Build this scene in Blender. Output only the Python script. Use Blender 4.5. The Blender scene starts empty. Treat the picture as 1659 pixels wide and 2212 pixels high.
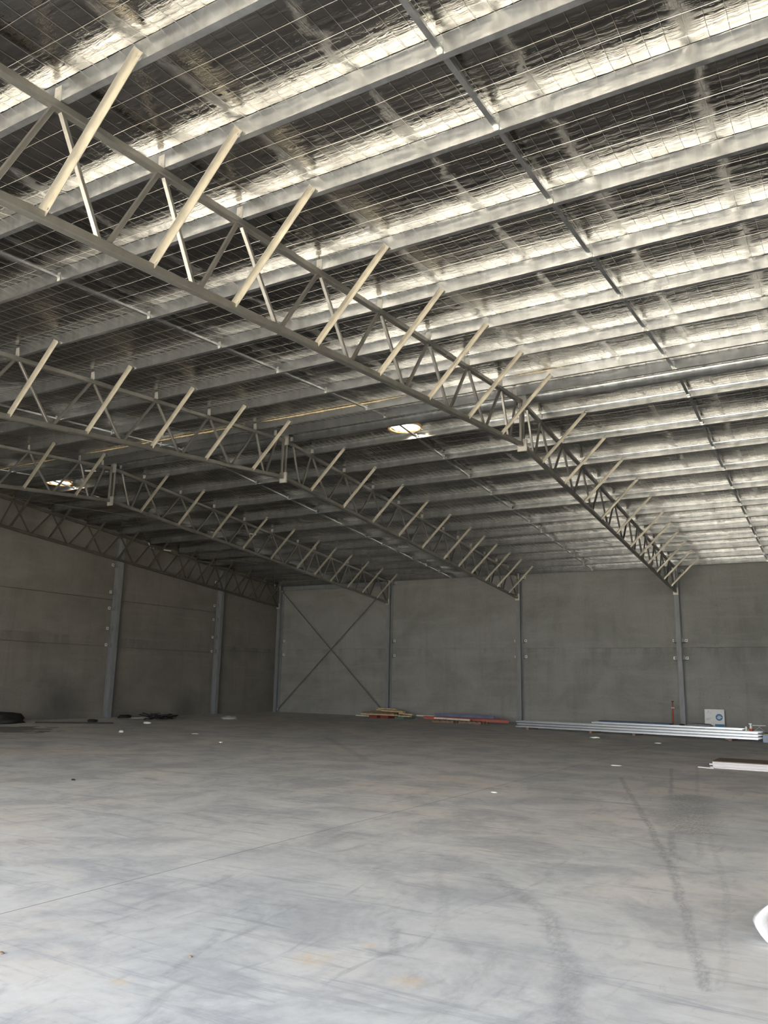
import bpy, math, random
from mathutils import Vector, Matrix, noise as mn
random.seed(7)
sc = bpy.context.scene
COL = sc.collection
# ------------------------------------------------------------------ camera
cam_d = bpy.data.cameras.new('camera'); cam = bpy.data.objects.new('camera', cam_d); COL.objects.link(cam)
F = 1747.1
cam_d.sensor_fit = 'HORIZONTAL'; cam_d.sensor_width = 36.0; cam_d.lens = 36.0 * F / 1659.0
cam_d.clip_start = 0.05; cam_d.clip_end = 600
fwd = Vector((-0.49413956, 0.84459776, 0.20610851)).normalized()
upv = Vector((0.08774208, -0.18741501, 0.9783542)).normalized()
rgt = fwd.cross(upv).normalized()
m = Matrix((rgt, upv, -fwd)).transposed().to_4x4(); m.translation = Vector((0, 0, 1.6))
cam.matrix_world = m
sc.camera = cam
# ------------------------------------------------------------------ light
SUN = 44.0
sun_d = bpy.data.lights.new('sun', 'SUN'); sun = bpy.data.objects.new('sun', sun_d); COL.objects.link(sun)
sun_d.energy = SUN; sun_d.angle = 0.01; sun_d.color = (1.0, 0.95, 0.88)
sun.rotation_euler = (math.radians(-8), math.radians(32), 0)
sun.location = (10, -10, 30)
w = bpy.data.worlds.new('sky'); sc.world = w; w.use_nodes = True
wn = w.node_tree; bg = wn.nodes['Background']
tcw = wn.nodes.new('ShaderNodeTexCoord'); sx = wn.nodes.new('ShaderNodeSeparateXYZ'); rw = wn.nodes.new('ShaderNodeValToRGB')
wn.links.new(tcw.outputs['Generated'], sx.inputs[0]); wn.links.new(sx.outputs['Z'], rw.inputs[0]); wn.links.new(rw.outputs[0], bg.inputs[0])
rw.color_ramp.elements[0].position = 0.06; rw.color_ramp.elements[0].color = (1.0, 0.985, 0.96, 1)
rw.color_ramp.elements[1].position = 0.45; rw.color_ramp.elements[1].color = (0.17, 0.21, 0.27, 1)
bg.inputs[1].default_value = 7.6
w.cycles.sampling_method = 'AUTOMATIC'
def portal(name, loc, rot, sx_, sy_):
    d = bpy.data.lights.new(name, 'AREA'); o = bpy.data.objects.new(name, d); COL.objects.link(o)
    d.shape = 'RECTANGLE'; d.size = sx_; d.size_y = sy_; o.location = loc; o.rotation_euler = rot
    d.cycles.is_portal = True
OP_X0, OP_X1, OP_Z = -15.0, 6.6, 5.0
portal('doorway_portal', ((OP_X0 + OP_X1) / 2, -1.0, OP_Z / 2), (math.radians(90), 0, 0), OP_X1 - OP_X0, OP_Z)
sc.view_settings.view_transform = 'Standard'; sc.view_settings.look = 'None'
sc.view_settings.gamma = 1.0; sc.view_settings.use_curve_mapping = False
sc.view_settings.exposure = 0.92
sc.cycles.use_denoising = True
sc.cycles.use_adaptive_sampling = True; sc.cycles.adaptive_threshold = 0.02
sc.cycles.max_bounces = 8; sc.cycles.diffuse_bounces = 4; sc.cycles.glossy_bounces = 6
sc.cycles.caustics_reflective = True; sc.cycles.blur_glossy = 0.5
sc.cycles.sample_clamp_indirect = 12.0

# ------------------------------------------------------------------ geometry constants
XT = [0.55, -6.27, -13.07, -19.77, -26.45]      # truss planes, nearest bay first
XG = -26.8; XR = 7.4; YN = -0.9; YW = 34.7
YR = 16.92; ZR = 8.0; TSL, TSR, TBL, TBR, HT = 0.0787, 0.0905, 0.0924, 0.0890, 1.027
PL = [16.50, 15.64, 13.91, 12.2, 10.46, 8.74, 6.99, 5.66, 4.30, 3.05, 1.80, 0.55, -0.62]
PR = [17.22, 18.21, 19.90, 21.61, 23.32, 25.02, 26.75, 28.02, 29.25, 30.63, 31.90, 33.23, 34.42]
ORD = ['first', 'second', 'third', 'fourth', 'fifth', 'sixth', 'seventh', 'eighth', 'ninth', 'tenth', 'eleventh', 'twelfth', 'thirteenth']
def zt(y): return ZR - (TSL * (YR - y) if y < YR else TSR * (y - YR))
def zb(y): return ZR - HT - (TBL * (YR - y) if y < YR else TBR * (y - YR))
CH = 0.045      # chord half size
PH = 0.20       # purlin height

# ------------------------------------------------------------------ mesh builder
class MB:
    def __init__(s): s.v = []; s.f = []
    def add(s, vs, fs):
        n = len(s.v); s.v += [tuple(a) for a in vs]; s.f += [tuple(i + n for i in f) for f in fs]
    def box(s, x0, x1, y0, y1, z0, z1):
        s.add([(x0,y0,z0),(x1,y0,z0),(x1,y1,z0),(x0,y1,z0),(x0,y0,z1),(x1,y0,z1),(x1,y1,z1),(x0,y1,z1)],
              [(0,3,2,1),(4,5,6,7),(0,1,5,4),(1,2,6,5),(2,3,7,6),(3,0,4,7)])
        return s
    def sweep(s, p0, p1, prof, up=(0,0,1)):
        """closed 2-D profile (u along side, v along up) swept from p0 to p1"""
        p0 = Vector(p0); p1 = Vector(p1); d = (p1 - p0).normalized(); up = Vector(up)
        sd = d.cross(up).normalized(); u2 = sd.cross(d).normalized(); n = len(prof)
        vs = [p0 + sd*a + u2*b for a, b in prof] + [p1 + sd*a + u2*b for a, b in prof]
        fs = [(i, (i+1) % n, n + (i+1) % n, n + i) for i in range(n)] + [tuple(range(n))[::-1], tuple(range(n, 2*n))]
        s.add(vs, fs); return s
    def bar(s, p0, p1, w, h=None, up=(0,0,1)):
        h = h or w; c = min(w, h) * 0.12
        a, b = w/2, h/2
        return s.sweep(p0, p1, [(-a+c,-b),(a-c,-b),(a,-b+c),(a,b-c),(a-c,b),(-a+c,b),(-a,b-c),(-a,-b+c)], up)
    def tube(s, p0, p1, r, n=8, r1=None):
        p0 = Vector(p0); p1 = Vector(p1); d = (p1-p0).normalized(); up = Vector((0,0,1)) if abs(d.z) < .9 else Vector((1,0,0))
        sd = d.cross(up).normalized(); u2 = sd.cross(d); r1 = r if r1 is None else r1
        vs = [p0 + (sd*math.cos(6.2832*i/n) + u2*math.sin(6.2832*i/n))*r for i in range(n)] + [p1 + (sd*math.cos(6.2832*i/n) + u2*math.sin(6.2832*i/n))*r1 for i in range(n)]
        s.add(vs, [(i,(i+1)%n,n+(i+1)%n,n+i) for i in range(n)] + [tuple(range(n))[::-1], tuple(range(n,2*n))]); return s
    def lathe(s, c, prof, n=16):
        vs = []
        for r, z in prof: vs += [(c[0]+r*math.cos(6.2832*i/n), c[1]+r*math.sin(6.2832*i/n), c[2]+z) for i in range(n)]
        fs = [(k*n+i, k*n+(i+1)%n, (k+1)*n+(i+1)%n, (k+1)*n+i) for k in range(len(prof)-1) for i in range(n)]
        s.add(vs, fs + [tuple(range(n))[::-1], tuple(range((len(prof)-1)*n, len(prof)*n))]); return s
    def make(s, name):
        me = bpy.data.meshes.new(name); me.from_pydata(s.v, [], s.f); me.update(); return me
    def build(s, name, mat, parent=None, smooth=False, loc=None, rot=None):
        me = s.make(name); me.materials.append(mat)
        if smooth:
            for p in me.polygons: p.use_smooth = True
        o = bpy.data.objects.new(name, me); COL.objects.link(o)
        if parent is not None: o.parent = parent
        if loc: o.location = loc
        if rot: o.rotation_euler = rot
        return o
def tag(o, label=None, cat=None, group=None, kind=None):
    if label: o['label'] = label
    if cat: o['category'] = cat
    if group: o['group'] = group
    if kind: o['kind'] = kind
    return o
def empty(name, loc=(0,0,0), rot=(0,0,0)):
    o = bpy.data.objects.new(name, None); COL.objects.link(o); o.location = loc; o.rotation_euler = rot; o.empty_display_size = 0.1
    return o
def copy_tree(o, parent=None):
    c = o.copy(); COL.objects.link(c)
    if parent is not None: c.parent = parent
    for ch in list(o.children): copy_tree(ch, c)
    return c

# ------------------------------------------------------------------ materials
def nt_new(name):
    m = bpy.data.materials.new(name); m.use_nodes = True; nt = m.node_tree
    return m, nt, nt.nodes['Principled BSDF']
def N(nt, t, **kw):
    n = nt.nodes.new(t)
    for k, v in kw.items():
        if k.startswith('_'): setattr(n, k[1:], v)
        else: n.inputs[k.replace('_', ' ')].default_value = v
    return n
def L(nt, a, b): nt.links.new(a, b)
def pos(nt): return nt.nodes.new('ShaderNodeNewGeometry').outputs['Position']
def objc(nt): return nt.nodes.new('ShaderNodeTexCoord').outputs['Object']
def mapping(nt, vec, scale=(1,1,1), loc=(0,0,0)):
    n = nt.nodes.new('ShaderNodeMapping'); n.inputs['Scale'].default_value = scale; n.inputs['Location'].default_value = loc
    L(nt, vec, n.inputs[0]); return n.outputs[0]
def noise(nt, vec, scale, detail=3, rough=.55, dist=0):
    n = N(nt, 'ShaderNodeTexNoise', Scale=scale, Detail=detail, Roughness=rough, Distortion=dist); L(nt, vec, n.inputs['Vector']); return n.outputs[0]
def ramp(nt, fac, stops):
    n = nt.nodes.new('ShaderNodeValToRGB'); cr = n.color_ramp
    while len(cr.elements) < len(stops): cr.elements.new(.5)
    for e, (p, c) in zip(cr.elements, stops):
        e.position = p; e.color = (c, c, c, 1) if not hasattr(c, '__len__') else (*c, 1)
    L(nt, fac, n.inputs[0]); return n.outputs[0]
def math_(nt, op, a, b=None, c=None, clamp=False):
    n = nt.nodes.new('ShaderNodeMath'); n.operation = op; n.use_clamp = clamp
    for i, x in enumerate((a, b, c)):
        if x is None: continue
        if isinstance(x, (int, float)): n.inputs[i].default_value = x
        else: L(nt, x, n.inputs[i])
    return n.outputs[0]
def mix(nt, fac, a, b, mode='MIX'):
    n = nt.nodes.new('ShaderNodeMix'); n.data_type = 'RGBA'; n.blend_type = mode
    for idx, x in ((0, fac), (6, a), (7, b)):
        if isinstance(x, (int, float)): n.inputs[idx].default_value = x
        elif isinstance(x, tuple): n.inputs[idx].default_value = (*x, 1)
        else: L(nt, x, n.inputs[idx])
    return n.outputs[2]
def bump(nt, h, strength, dist, prev=None):
    n = N(nt, 'ShaderNodeBump', Strength=strength, Distance=dist); L(nt, h, n.inputs['Height'])
    if prev is not None: L(nt, prev, n.inputs['Normal'])
    return n.outputs[0]
def simple(name, col, rough=.6, metal=0.0, var=.12, scale=6, bumps=0):
    m, nt, b = nt_new(name)
    f = noise(nt, objc(nt), scale, 4)
    d = tuple(max(0, c*(1-var)) for c in col); u = tuple(min(1, c*(1+var)) for c in col)
    L(nt, ramp(nt, f, [(.3, d), (.7, u)]), b.inputs['Base Color'])
    b.inputs['Roughness'].default_value = rough; b.inputs['Metallic'].default_value = metal
    if bumps: L(nt, bump(nt, noise(nt, objc(nt), scale*6, 3), bumps, .01), b.inputs['Normal'])
    return m

# foil
def mat_foil():
    m, nt, b = nt_new('silver_foil')
    p = pos(nt)
    b.inputs['Metallic'].default_value = 1.0
    tone = noise(nt, mapping(nt, p, (.7, .5, 1)), 1.0, 3)
    L(nt, ramp(nt, tone, [(.3, (.24, .229, .210)), (.7, (.31, .297, .273))]), b.inputs['Base Color'])
    b.inputs['Roughness'].default_value = .06
    # creases running along the purlins, creases running down the slope, crumple near seams
    cx = noise(nt, mapping(nt, p, (1.1, 9, 1)), 1.6, 5, .62, .6)
    cy = noise(nt, mapping(nt, p, (10, 1.0, 1)), 1.3, 4, .6, .8)
    sep = nt.nodes.new('ShaderNodeSeparateXYZ'); L(nt, p, sep.inputs[0])
    # the sheet is drawn tighter on the far (left) side: folds run down the slope there
    side = math_(nt, 'MULTIPLY_ADD', sep.outputs[0], -.16, -.75, clamp=True)
    def ridge(n_, pw): return math_(nt, 'POWER', math_(nt, 'SUBTRACT', 1.0, math_(nt, 'ABSOLUTE', math_(nt, 'MULTIPLY_ADD', n_, 2.0, -1.0))), pw)
    fold = mix(nt, side, cx, cy)
    big = noise(nt, mapping(nt, p, (2.2, 3.2, 1)), 1.0, 3, .5, 1.0)
    vor = N(nt, 'ShaderNodeTexVoronoi', Scale=9.0); vor.feature = 'DISTANCE_TO_EDGE'
    wv = N(nt, 'ShaderNodeVectorMath'); wv.operation = 'ADD'; nz = N(nt, 'ShaderNodeTexNoise', Scale=3.0)
    L(nt, p, nz.inputs['Vector']); L(nt, p, wv.inputs[0]); L(nt, nz.outputs[1], wv.inputs[1]); L(nt, wv.outputs[0], vor.inputs['Vector'])
    # seam clusters every 1.35 m along x
    sm = math_(nt, 'ABSOLUTE', math_(nt, 'SUBTRACT', math_(nt, 'FRACT', math_(nt, 'MULTIPLY', math_(nt, 'ADD', sep.outputs[0], math_(nt, 'MULTIPLY', big, .35)), 1/1.42)), .5))
    seam = ramp(nt, sm, [(0.0, 1.0), (.07, 0.0)])
    seamn = noise(nt, mapping(nt, p, (28, 3.5, 1)), 1.6, 5, .7, 1.5)
    h1 = bump(nt, big, .14, .04)
    h2 = bump(nt, fold, .60, .016, h1)
    h3 = bump(nt, vor.outputs['Distance'], .20, .005, h2)
    h4 = N(nt, 'ShaderNodeBump', Distance=.03); L(nt, math_(nt, 'MULTIPLY', seam, .6), h4.inputs['Strength']); L(nt, seamn, h4.inputs['Height']); L(nt, h3, h4.inputs['Normal'])
    L(nt, h4.outputs[0], b.inputs['Normal'])
    return m
def mat_galv(name, col=(.68,.70,.69), rough=.215, metal=1.0, blot=.35):
    m, nt, b = nt_new(name)
    c = objc(nt)
    st = noise(nt, mapping(nt, c, (3.2, 2, .8)), 1.8, 4, .6, .4)
    d = tuple(x*(1-.42*blot) for x in col)
    base = ramp(nt, st, [(.32, d), (.62, col)])
    L(nt, base, b.inputs['Base Color']); b.inputs['Metallic'].default_value = metal
    L(nt, ramp(nt, st, [(.3, rough*1.25), (.7, rough*.8)]), b.inputs['Roughness'])
    L(nt, bump(nt, noise(nt, mapping(nt, c, (2.5, 5, 5)), 1.5, 3), .25, .02), b.inputs['Normal'])
    return m
def segdist(nt, p, a, b_):
    ax, ay = a; bx, by = b_; dx, dy = bx-ax, by-ay; ll = dx*dx+dy*dy
    s1 = N(nt, 'ShaderNodeVectorMath'); s1.operation = 'SUBTRACT'; L(nt, p, s1.inputs[0]); s1.inputs[1].default_value = (ax, ay, 0)
    d = N(nt, 'ShaderNodeVectorMath'); d.operation = 'DOT_PRODUCT'; L(nt, s1.outputs[0], d.inputs[0]); d.inputs[1].default_value = (dx/ll, dy/ll, 0)
    h = math_(nt, 'MULTIPLY', d.outputs['Value'], 1.0, clamp=True)
    sc_ = N(nt, 'ShaderNodeVectorMath'); sc_.operation = 'SCALE'; sc_.inputs[0].default_value = (dx, dy, 0); L(nt, h, sc_.inputs['Scale'])
    s2 = N(nt, 'ShaderNodeVectorMath'); s2.operation = 'DISTANCE'; L(nt, s1.outputs[0], s2.inputs[0]); L(nt, sc_.outputs[0], s2.inputs[1])
    return s2.outputs['Value']
def mat_floor():
    m, nt, b = nt_new('dusty_concrete_slab')
    p = pos(nt)
    big = noise(nt, p, .28, 4, .6, .5)
    mid = noise(nt, p, 1.1, 6, .66, .6)
    fine = noise(nt, p, 9, 6, .7)
    col = ramp(nt, big, [(.36, (.610, .615, .605)), (.50, (.70, .685, .655)), (.66, (.755, .690, .620))])
    col = mix(nt, math_(nt, 'MULTIPLY', ramp(nt, mid, [(.40, 1.0), (.54, 0.0)]), .62), col, (.45, .455, .465))
    col = mix(nt, math_(nt, 'MULTIPLY', ramp(nt, mid, [(.55, 0.0), (.70, 1.0)]), .5), col, (.84, .81, .765))
    col = mix(nt, .40, col, ramp(nt, fine, [(.25, .30), (.75, .75)]), 'OVERLAY')
    # sweeping scuffs lying along x and along y
    s1 = noise(nt, mapping(nt, p, (.55, 5, 1)), 1.3, 6, .7, 1.2)
    s2 = noise(nt, mapping(nt, p, (2.6, .7, 1)), 1.3, 6, .7, 1.4)
    col = mix(nt, math_(nt, 'MULTIPLY', ramp(nt, s1, [(.54, 0.0), (.68, 1.0)]), .55), col, (.34, .345, .365))
    col = mix(nt, math_(nt, 'MULTIPLY', ramp(nt, s2, [(.57, 0.0), (.69, 1.0)]), .42), col, (.33, .335, .345))
    # tyre marks
    marks = [([(-2.94,6.88),(-2.13,6.06),(-1.59,4.93),(-1.37,4.1)], .10, .42), ([(-4.53,4.64),(-4.49,4.25),(-4.54,4.02)], .04, .30),
             ([(-3.76,4.42),(-3.6,4.09),(-3.44,3.62)], .05, .35), ([(-3.93,15.32),(-2.38,10.46),(-1.75,8.4),(-1.3,6.77),(-1.05,5.68),(-.87,5.06)], .055, .55),
             ([(-3.52,17.75),(-1.76,8.65)], .05, .45), ([(-3.09,18.12),(-1.53,8.81)], .05, .30), ([(-2.42,13.4),(-1.85,10.3)], .42, .62),
             ([(-14.06,20.74),(-9.27,15.26)], .14, .4), ([(-2.8,5.07),(-2.6,4.65),(-2.71,4.57)], .05, .4), ([(-3.35,6.81),(-2.59,5.34),(-2.22,4.9)], .06, .25),
             ([(-1.66,10.24),(-1.09,7.41),(-.81,5.11)], .04, .25), ([(-3.07,9.95),(-1.32,8.24)], .06, .25), ([(-2.05,5.1),(-1.95,3.5)], .10, .25)]
    wob = N(nt, 'ShaderNodeVectorMath'); wob.operation = 'MULTIPLY_ADD'; nz = N(nt, 'ShaderNodeTexNoise', Scale=1.6)
    L(nt, p, nz.inputs['Vector']); L(nt, nz.outputs[1], wob.inputs[0]); wob.inputs[1].default_value = (.08, .08, 0); L(nt, p, wob.inputs[2])
    grit = ramp(nt, noise(nt, mapping(nt, p, (14, 5, 1)), 2.2, 4, .75), [(.38, 0.0), (.62, 1.0)])
    tot = None
    for pts, wd, st in marks:
        off = [(x + .04, y + .04) for x, y in pts]
        for a, b_ in zip(off[:-1], off[1:]):
            d = segdist(nt, wob.outputs[0], a, b_)
            g = math_(nt, 'MULTIPLY', math_(nt, 'SUBTRACT', 1.0, math_(nt, 'MULTIPLY', d, 1/wd), clamp=True), st*1.6)
            g = math_(nt, 'MINIMUM', g, st)
            tot = g if tot is None else math_(nt, 'MAXIMUM', tot, g)
    col = mix(nt, math_(nt, 'MULTIPLY', tot, math_(nt, 'MULTIPLY_ADD', grit, .75, .15)), col, (.22, .225, .24))
    # orange stains
    for cx, cy, r in ((-2.95, 4.31, .16), (-2.3, 4.29, .13), (-3.61, 3.43, .08), (-2.8, 4.7, .07)):
        d = N(nt, 'ShaderNodeVectorMath'); d.operation = 'DISTANCE'; L(nt, wob.outputs[0], d.inputs[0]); d.inputs[1].default_value = (cx+.04, cy+.04, 0)
        g = math_(nt, 'MULTIPLY', math_(nt, 'SUBTRACT', 1.0, math_(nt, 'MULTIPLY', d.outputs['Value'], 1/r), clamp=True), grit)
        col = mix(nt, math_(nt, 'MULTIPLY', g, .9), col, (.78, .58, .34))
    # big dark patch in the far left corner
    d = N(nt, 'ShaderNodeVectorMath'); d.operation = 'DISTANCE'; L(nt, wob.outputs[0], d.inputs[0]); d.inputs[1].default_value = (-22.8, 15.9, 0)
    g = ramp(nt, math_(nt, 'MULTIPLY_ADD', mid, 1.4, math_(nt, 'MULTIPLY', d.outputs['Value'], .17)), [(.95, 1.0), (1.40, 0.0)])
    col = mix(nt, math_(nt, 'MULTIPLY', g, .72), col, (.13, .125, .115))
    # sawn joints
    sep = nt.nodes.new('ShaderNodeSeparateXYZ'); L(nt, p, sep.inputs[0])
    jt = None
    for x in (-5.25, -11.5, -17.8, 1.0):
        j = math_(nt, 'LESS_THAN', math_(nt, 'ABSOLUTE', math_(nt, 'SUBTRACT', sep.outputs[0], x)), .006)
        jt = j if jt is None else math_(nt, 'MAXIMUM', jt, j)
    for y in (-.5, 23.6):
        jt = math_(nt, 'MAXIMUM', jt, math_(nt, 'LESS_THAN', math_(nt, 'ABSOLUTE', math_(nt, 'SUBTRACT', sep.outputs[1], y)), .006))
    col = mix(nt, math_(nt, 'MULTIPLY', jt, .7), col, (.12, .12, .12))
    L(nt, col, b.inputs['Base Color'])
    L(nt, ramp(nt, mid, [(.35, .62), (.65, .85)]), b.inputs['Roughness'])
    b.inputs['Specular IOR Level'].default_value = .35
    L(nt, bump(nt, fine, .12, .01), b.inputs['Normal'])
    return m
def mat_wall(name='precast_concrete', tint=(1,1,1)):
    m, nt, b = nt_new(name); p = pos(nt)
    big = noise(nt, mapping(nt, p, (.5, .5, .7)), 1.0, 5, .6, .5)
    streak = noise(nt, mapping(nt, p, (2.4, 2.4, .28)), 1.0, 5, .65, .3)
    band = noise(nt, mapping(nt, p, (.25, .25, 3.0)), 1.1, 5, .65, .4)
    fine = noise(nt, p, 14, 5, .7)
    T = lambda c: tuple(x*y for x, y in zip(c, tint))
    col = ramp(nt, big, [(.3, T((.250, .245, .215))), (.55, T((.315, .310, .280))), (.75, T((.360, .352, .322)))])
    col = mix(nt, math_(nt, 'MULTIPLY', ramp(nt, streak, [(.50, 0.0), (.72, 1.0)]), .40), col, T((.205, .200, .175)))
    col = mix(nt, math_(nt, 'MULTIPLY', ramp(nt, band, [(.50, 0.0), (.70, 1.0)]), .35), col, T((.40, .395, .365)))
    col = mix(nt, .30, col, ramp(nt, fine, [(.25, .35), (.75, .65)]), 'OVERLAY')
    # damp staining below the panel joint
    sep = nt.nodes.new('ShaderNodeSeparateXYZ'); L(nt, p, sep.inputs[0])
    below = math_(nt, 'SUBTRACT', 3.22, sep.outputs[2])
    near = ramp(nt, below, [(0.0, 0.0), (.02, 1.0), (.85, 0.0)])
    patch = ramp(nt, noise(nt, mapping(nt, p, (1.6, 1.6, .5)), 1.0, 4, .6), [(.46, 0.0), (.58, 1.0)])
    col = mix(nt, math_(nt, 'MULTIPLY', math_(nt, 'MULTIPLY', near, patch), .42), col, T((.15, .148, .135)))
    if 'brown' in name:     # soft dark smears low on the gable wall
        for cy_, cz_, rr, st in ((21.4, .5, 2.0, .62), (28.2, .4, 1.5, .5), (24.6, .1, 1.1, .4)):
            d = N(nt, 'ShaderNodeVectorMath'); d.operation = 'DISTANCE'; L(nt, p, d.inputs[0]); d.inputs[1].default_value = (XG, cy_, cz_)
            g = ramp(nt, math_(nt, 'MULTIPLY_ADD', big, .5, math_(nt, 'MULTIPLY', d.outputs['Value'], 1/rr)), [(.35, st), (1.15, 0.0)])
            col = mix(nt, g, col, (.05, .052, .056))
    # small pock marks
    vor = N(nt, 'ShaderNodeTexVoronoi', Scale=1.7); L(nt, p, vor.inputs['Vector'])
    col = mix(nt, math_(nt, 'MULTIPLY', math_(nt, 'LESS_THAN', vor.outputs['Distance'], .045), .45), col, (.13, .13, .12))
    L(nt, col, b.inputs['Base Color']); b.inputs['Roughness'].default_value = .85; b.inputs['Specular IOR Level'].default_value = .25
    L(nt, bump(nt, fine, .2, .01), b.inputs['Normal'])
    return m
M = {}
M['foil'] = mat_foil(); M['floor'] = mat_floor(); M['wall'] = mat_wall('precast_concrete', (.86,.885,.93)); M['gable'] = mat_wall('precast_concrete_brown', (.64,.62,.60))  # gable: same concrete tinted darker, its dimmer light put into the colour
M['galv'] = mat_galv('galvanised_sheet', (.66,.685,.69), .27, .92, .7)
for n_ in M['galv'].node_tree.links:
    if n_.to_socket.name == 'Roughness': M['galv'].node_tree.links.remove(n_); break
M['galv'].node_tree.nodes['Principled BSDF'].inputs['Roughness'].default_value = .265
M['galv_bundle'] = simple('new_galvanised_sheet', (.72,.76,.80), .38, .85, .06, 3)
M['wire'] = simple('galvanised_wire', (.36,.35,.33), .45, 1.0)
M['steel'] = mat_galv('dull_grey_tube', (.29,.28,.255), .42, .75, .35)
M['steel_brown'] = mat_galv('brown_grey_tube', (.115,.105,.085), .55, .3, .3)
M['brace'] = mat_galv('zinc_angle', (.50,.475,.405), .45, .7, .35)
M['plate'] = mat_galv('light_grey_plate', (.52,.51,.47), .5, .4, .3)
M['column'] = mat_galv('grey_column_paint', (.24,.255,.265), .55, .15, .35)
M['bolt'] = simple('bolt_steel', (.5,.5,.48), .35, 1.0)
M['cleat_white'] = simple('zinc_bracket', (.80,.80,.76), .5, .2)
M['black'] = simple('black_rubber', (.012,.012,.012), .7)
M['rod'] = simple('dark_steel_rod', (.13,.125,.115), .6, .1)
M['wool'] = simple('yellow_glasswool', (.78,.62,.36), .95, 0, .25, 20, .6)
M['wool_o'] = simple('orange_glasswool', (.85,.55,.28), .95, 0, .25, 20, .6)
M['timber'] = simple('pine_timber', (.52,.40,.24), .75, 0, .25, 5)
M['timber_dark'] = simple('weathered_timber', (.22,.15,.10), .8, 0, .3, 5)
M['redwood'] = simple('red_painted_bearer', (.20,.045,.035), .7)
M['green'] = simple('green_strapping', (.10,.17,.14), .7)
M['ply'] = simple('brown_formply', (.20,.145,.105), .5, 0, .25, 3)
M['oxide'] = simple('red_oxide_primer', (.42,.12,.09), .6, 0, .2, 2)
M['bluegrey'] = simple('blue_grey_primer', (.13,.15,.24), .55, 0, .2, 2)
M['pale'] = simple('pale_timber', (.62,.57,.50), .7, 0, .15, 4)
M['board'] = simple('white_board', (.60,.585,.60), .55, 0, .06, 3)
M['blue_dark'] = simple('navy_wrap', (.03,.07,.14), .45)
M['blue_wrap'] = simple('blue_grey_film', (.17,.21,.34), .35, 0, .25, 4)
M['olive'] = simple('olive_film', (.20,.23,.10), .6)
M['white'] = simple('white_plastic', (.82,.82,.80), .5, 0, .04)
M['sack'] = simple('white_woven_sack', (.40,.40,.40), .55, 0, .05, 12, .4)
M['pink'] = simple('dull_pink_lining', (.42,.36,.355), .8, 0, .08)
M['sign'] = simple('white_sign_board', (.74,.77,.78), .45, 0, .04)
M['sign_blue'] = simple('sign_blue', (.03,.16,.36), .5, 0, .08)
M['sign_grey'] = simple('sign_grey_print', (.33,.34,.36), .6, 0, .05)
M['red'] = simple('red_paint', (.45,.07,.04), .5)
M['cloth'] = simple('grey_cloth', (.20,.20,.22), .85, 0, .2, 10)
def mat_dome():
    m, nt, b = nt_new('translucent_white_dome')
    t = N(nt, 'ShaderNodeBsdfTranslucent'); t.inputs[0].default_value = (.93, .91, .88, 1)
    d = N(nt, 'ShaderNodeMixShader'); d.inputs[0].default_value = .65
    f = noise(nt, objc(nt), 8, 2); L(nt, ramp(nt, f, [(.3, (.8,.8,.78)), (.7, (.9,.89,.87))]), b.inputs['Base Color'])
    L(nt, b.outputs[0], d.inputs[1]); L(nt, t.outputs[0], d.inputs[2]); L(nt, d.outputs[0], nt.nodes['Material Output'].inputs[0])
    return m
M['dome'] = mat_dome()
def mat_apron():
    m, nt, b = nt_new('sunlit_apron'); f = noise(nt, pos(nt), .8, 5)
    L(nt, ramp(nt, f, [(.3, (.50,.46,.39)), (.7, (.60,.555,.475))]), b.inputs['Base Color']); b.inputs['Roughness'].default_value = .9
    return m
M['apron'] = mat_apron()

# ------------------------------------------------------------------ setting
def structure(o, label=None): tag(o, label, None, None, 'structure'); return o
o = MB().box(XG-.4, XR+.4, YN, YW+.3, -.2, 0).build('floor', M['floor']); structure(o, 'dusty grey concrete slab with tyre marks')
o = MB().box(-70, 70, -80, YN, -.25, -.02).build('ground', M['apron']); structure(o, 'sunlit concrete apron outside the open front')
ZE = zt(YW) + .05
def panel_wall(name, axis, at, thick, a_splits, z_splits_fn, ztop_fn, label):
    b = MB(); g = .011
    for a0, a1 in zip(a_splits[:-1], a_splits[1:]):
        zs = z_splits_fn(a0, a1)
        for i, (z0, z1) in enumerate(zip(zs[:-1], zs[1:])):
            last = i == len(zs)-2
            lo = z0 + (g if i else 0)
            t0 = ztop_fn(a0) if last else z1-g; t1 = ztop_fn(a1) if last else z1-g
            mid = (a0+a1)/2; tm = ztop_fn(mid) if last else z1-g
            u0, u1 = a0+g, a1-g
            ring = [(u0,lo),(u1,lo),(u1,t1),(mid,tm),(u0,t0)]
            if axis == 'x': vs = [(u, at, z) for u, z in ring] + [(u, at+thick, z) for u, z in ring]
            else: vs = [(at, u, z) for u, z in ring] + [(at+thick, u, z) for u, z in ring]
            b.add(vs, [tuple(range(5))[::-1], tuple(range(5,10))] + [(k,(k+1)%5,5+(k+1)%5,5+k) for k in range(5)])
    # backing strip closes the joints
    if name == 'wall_far': b.box(XG-.22, XG+.002, YW-.012, YW+.22, 0, 6.66)
    if axis == 'x': b.box(a_splits[0], a_splits[-1], at+thick*.5, at+thick*1.02, 0, min(ztop_fn(a_splits[0]), ztop_fn(a_splits[-1])))
    else:
        x0, x1 = sorted((at+thick*.5, at+thick*1.02)); b.box(x0, x1, a_splits[0], a_splits[-1], 0, min(ztop_fn(a_splits[0]), ztop_fn(a_splits[-1])))
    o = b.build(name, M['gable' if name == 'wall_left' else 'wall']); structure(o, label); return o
panel_wall('wall_far', 'x', YW, .2, [XG, -19.77, -13.07, -6.27, .55, XR], lambda a,b: [0, 3.2, 6.4], lambda a: 6.66, 'grey precast concrete side wall with one horizontal joint')
gl = lambda y: zt(y) + CH + PH + .02
gz = lambda a, b: [0, 3.2 if b > 10 else 3.2, 4.82, 7.0]
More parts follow.
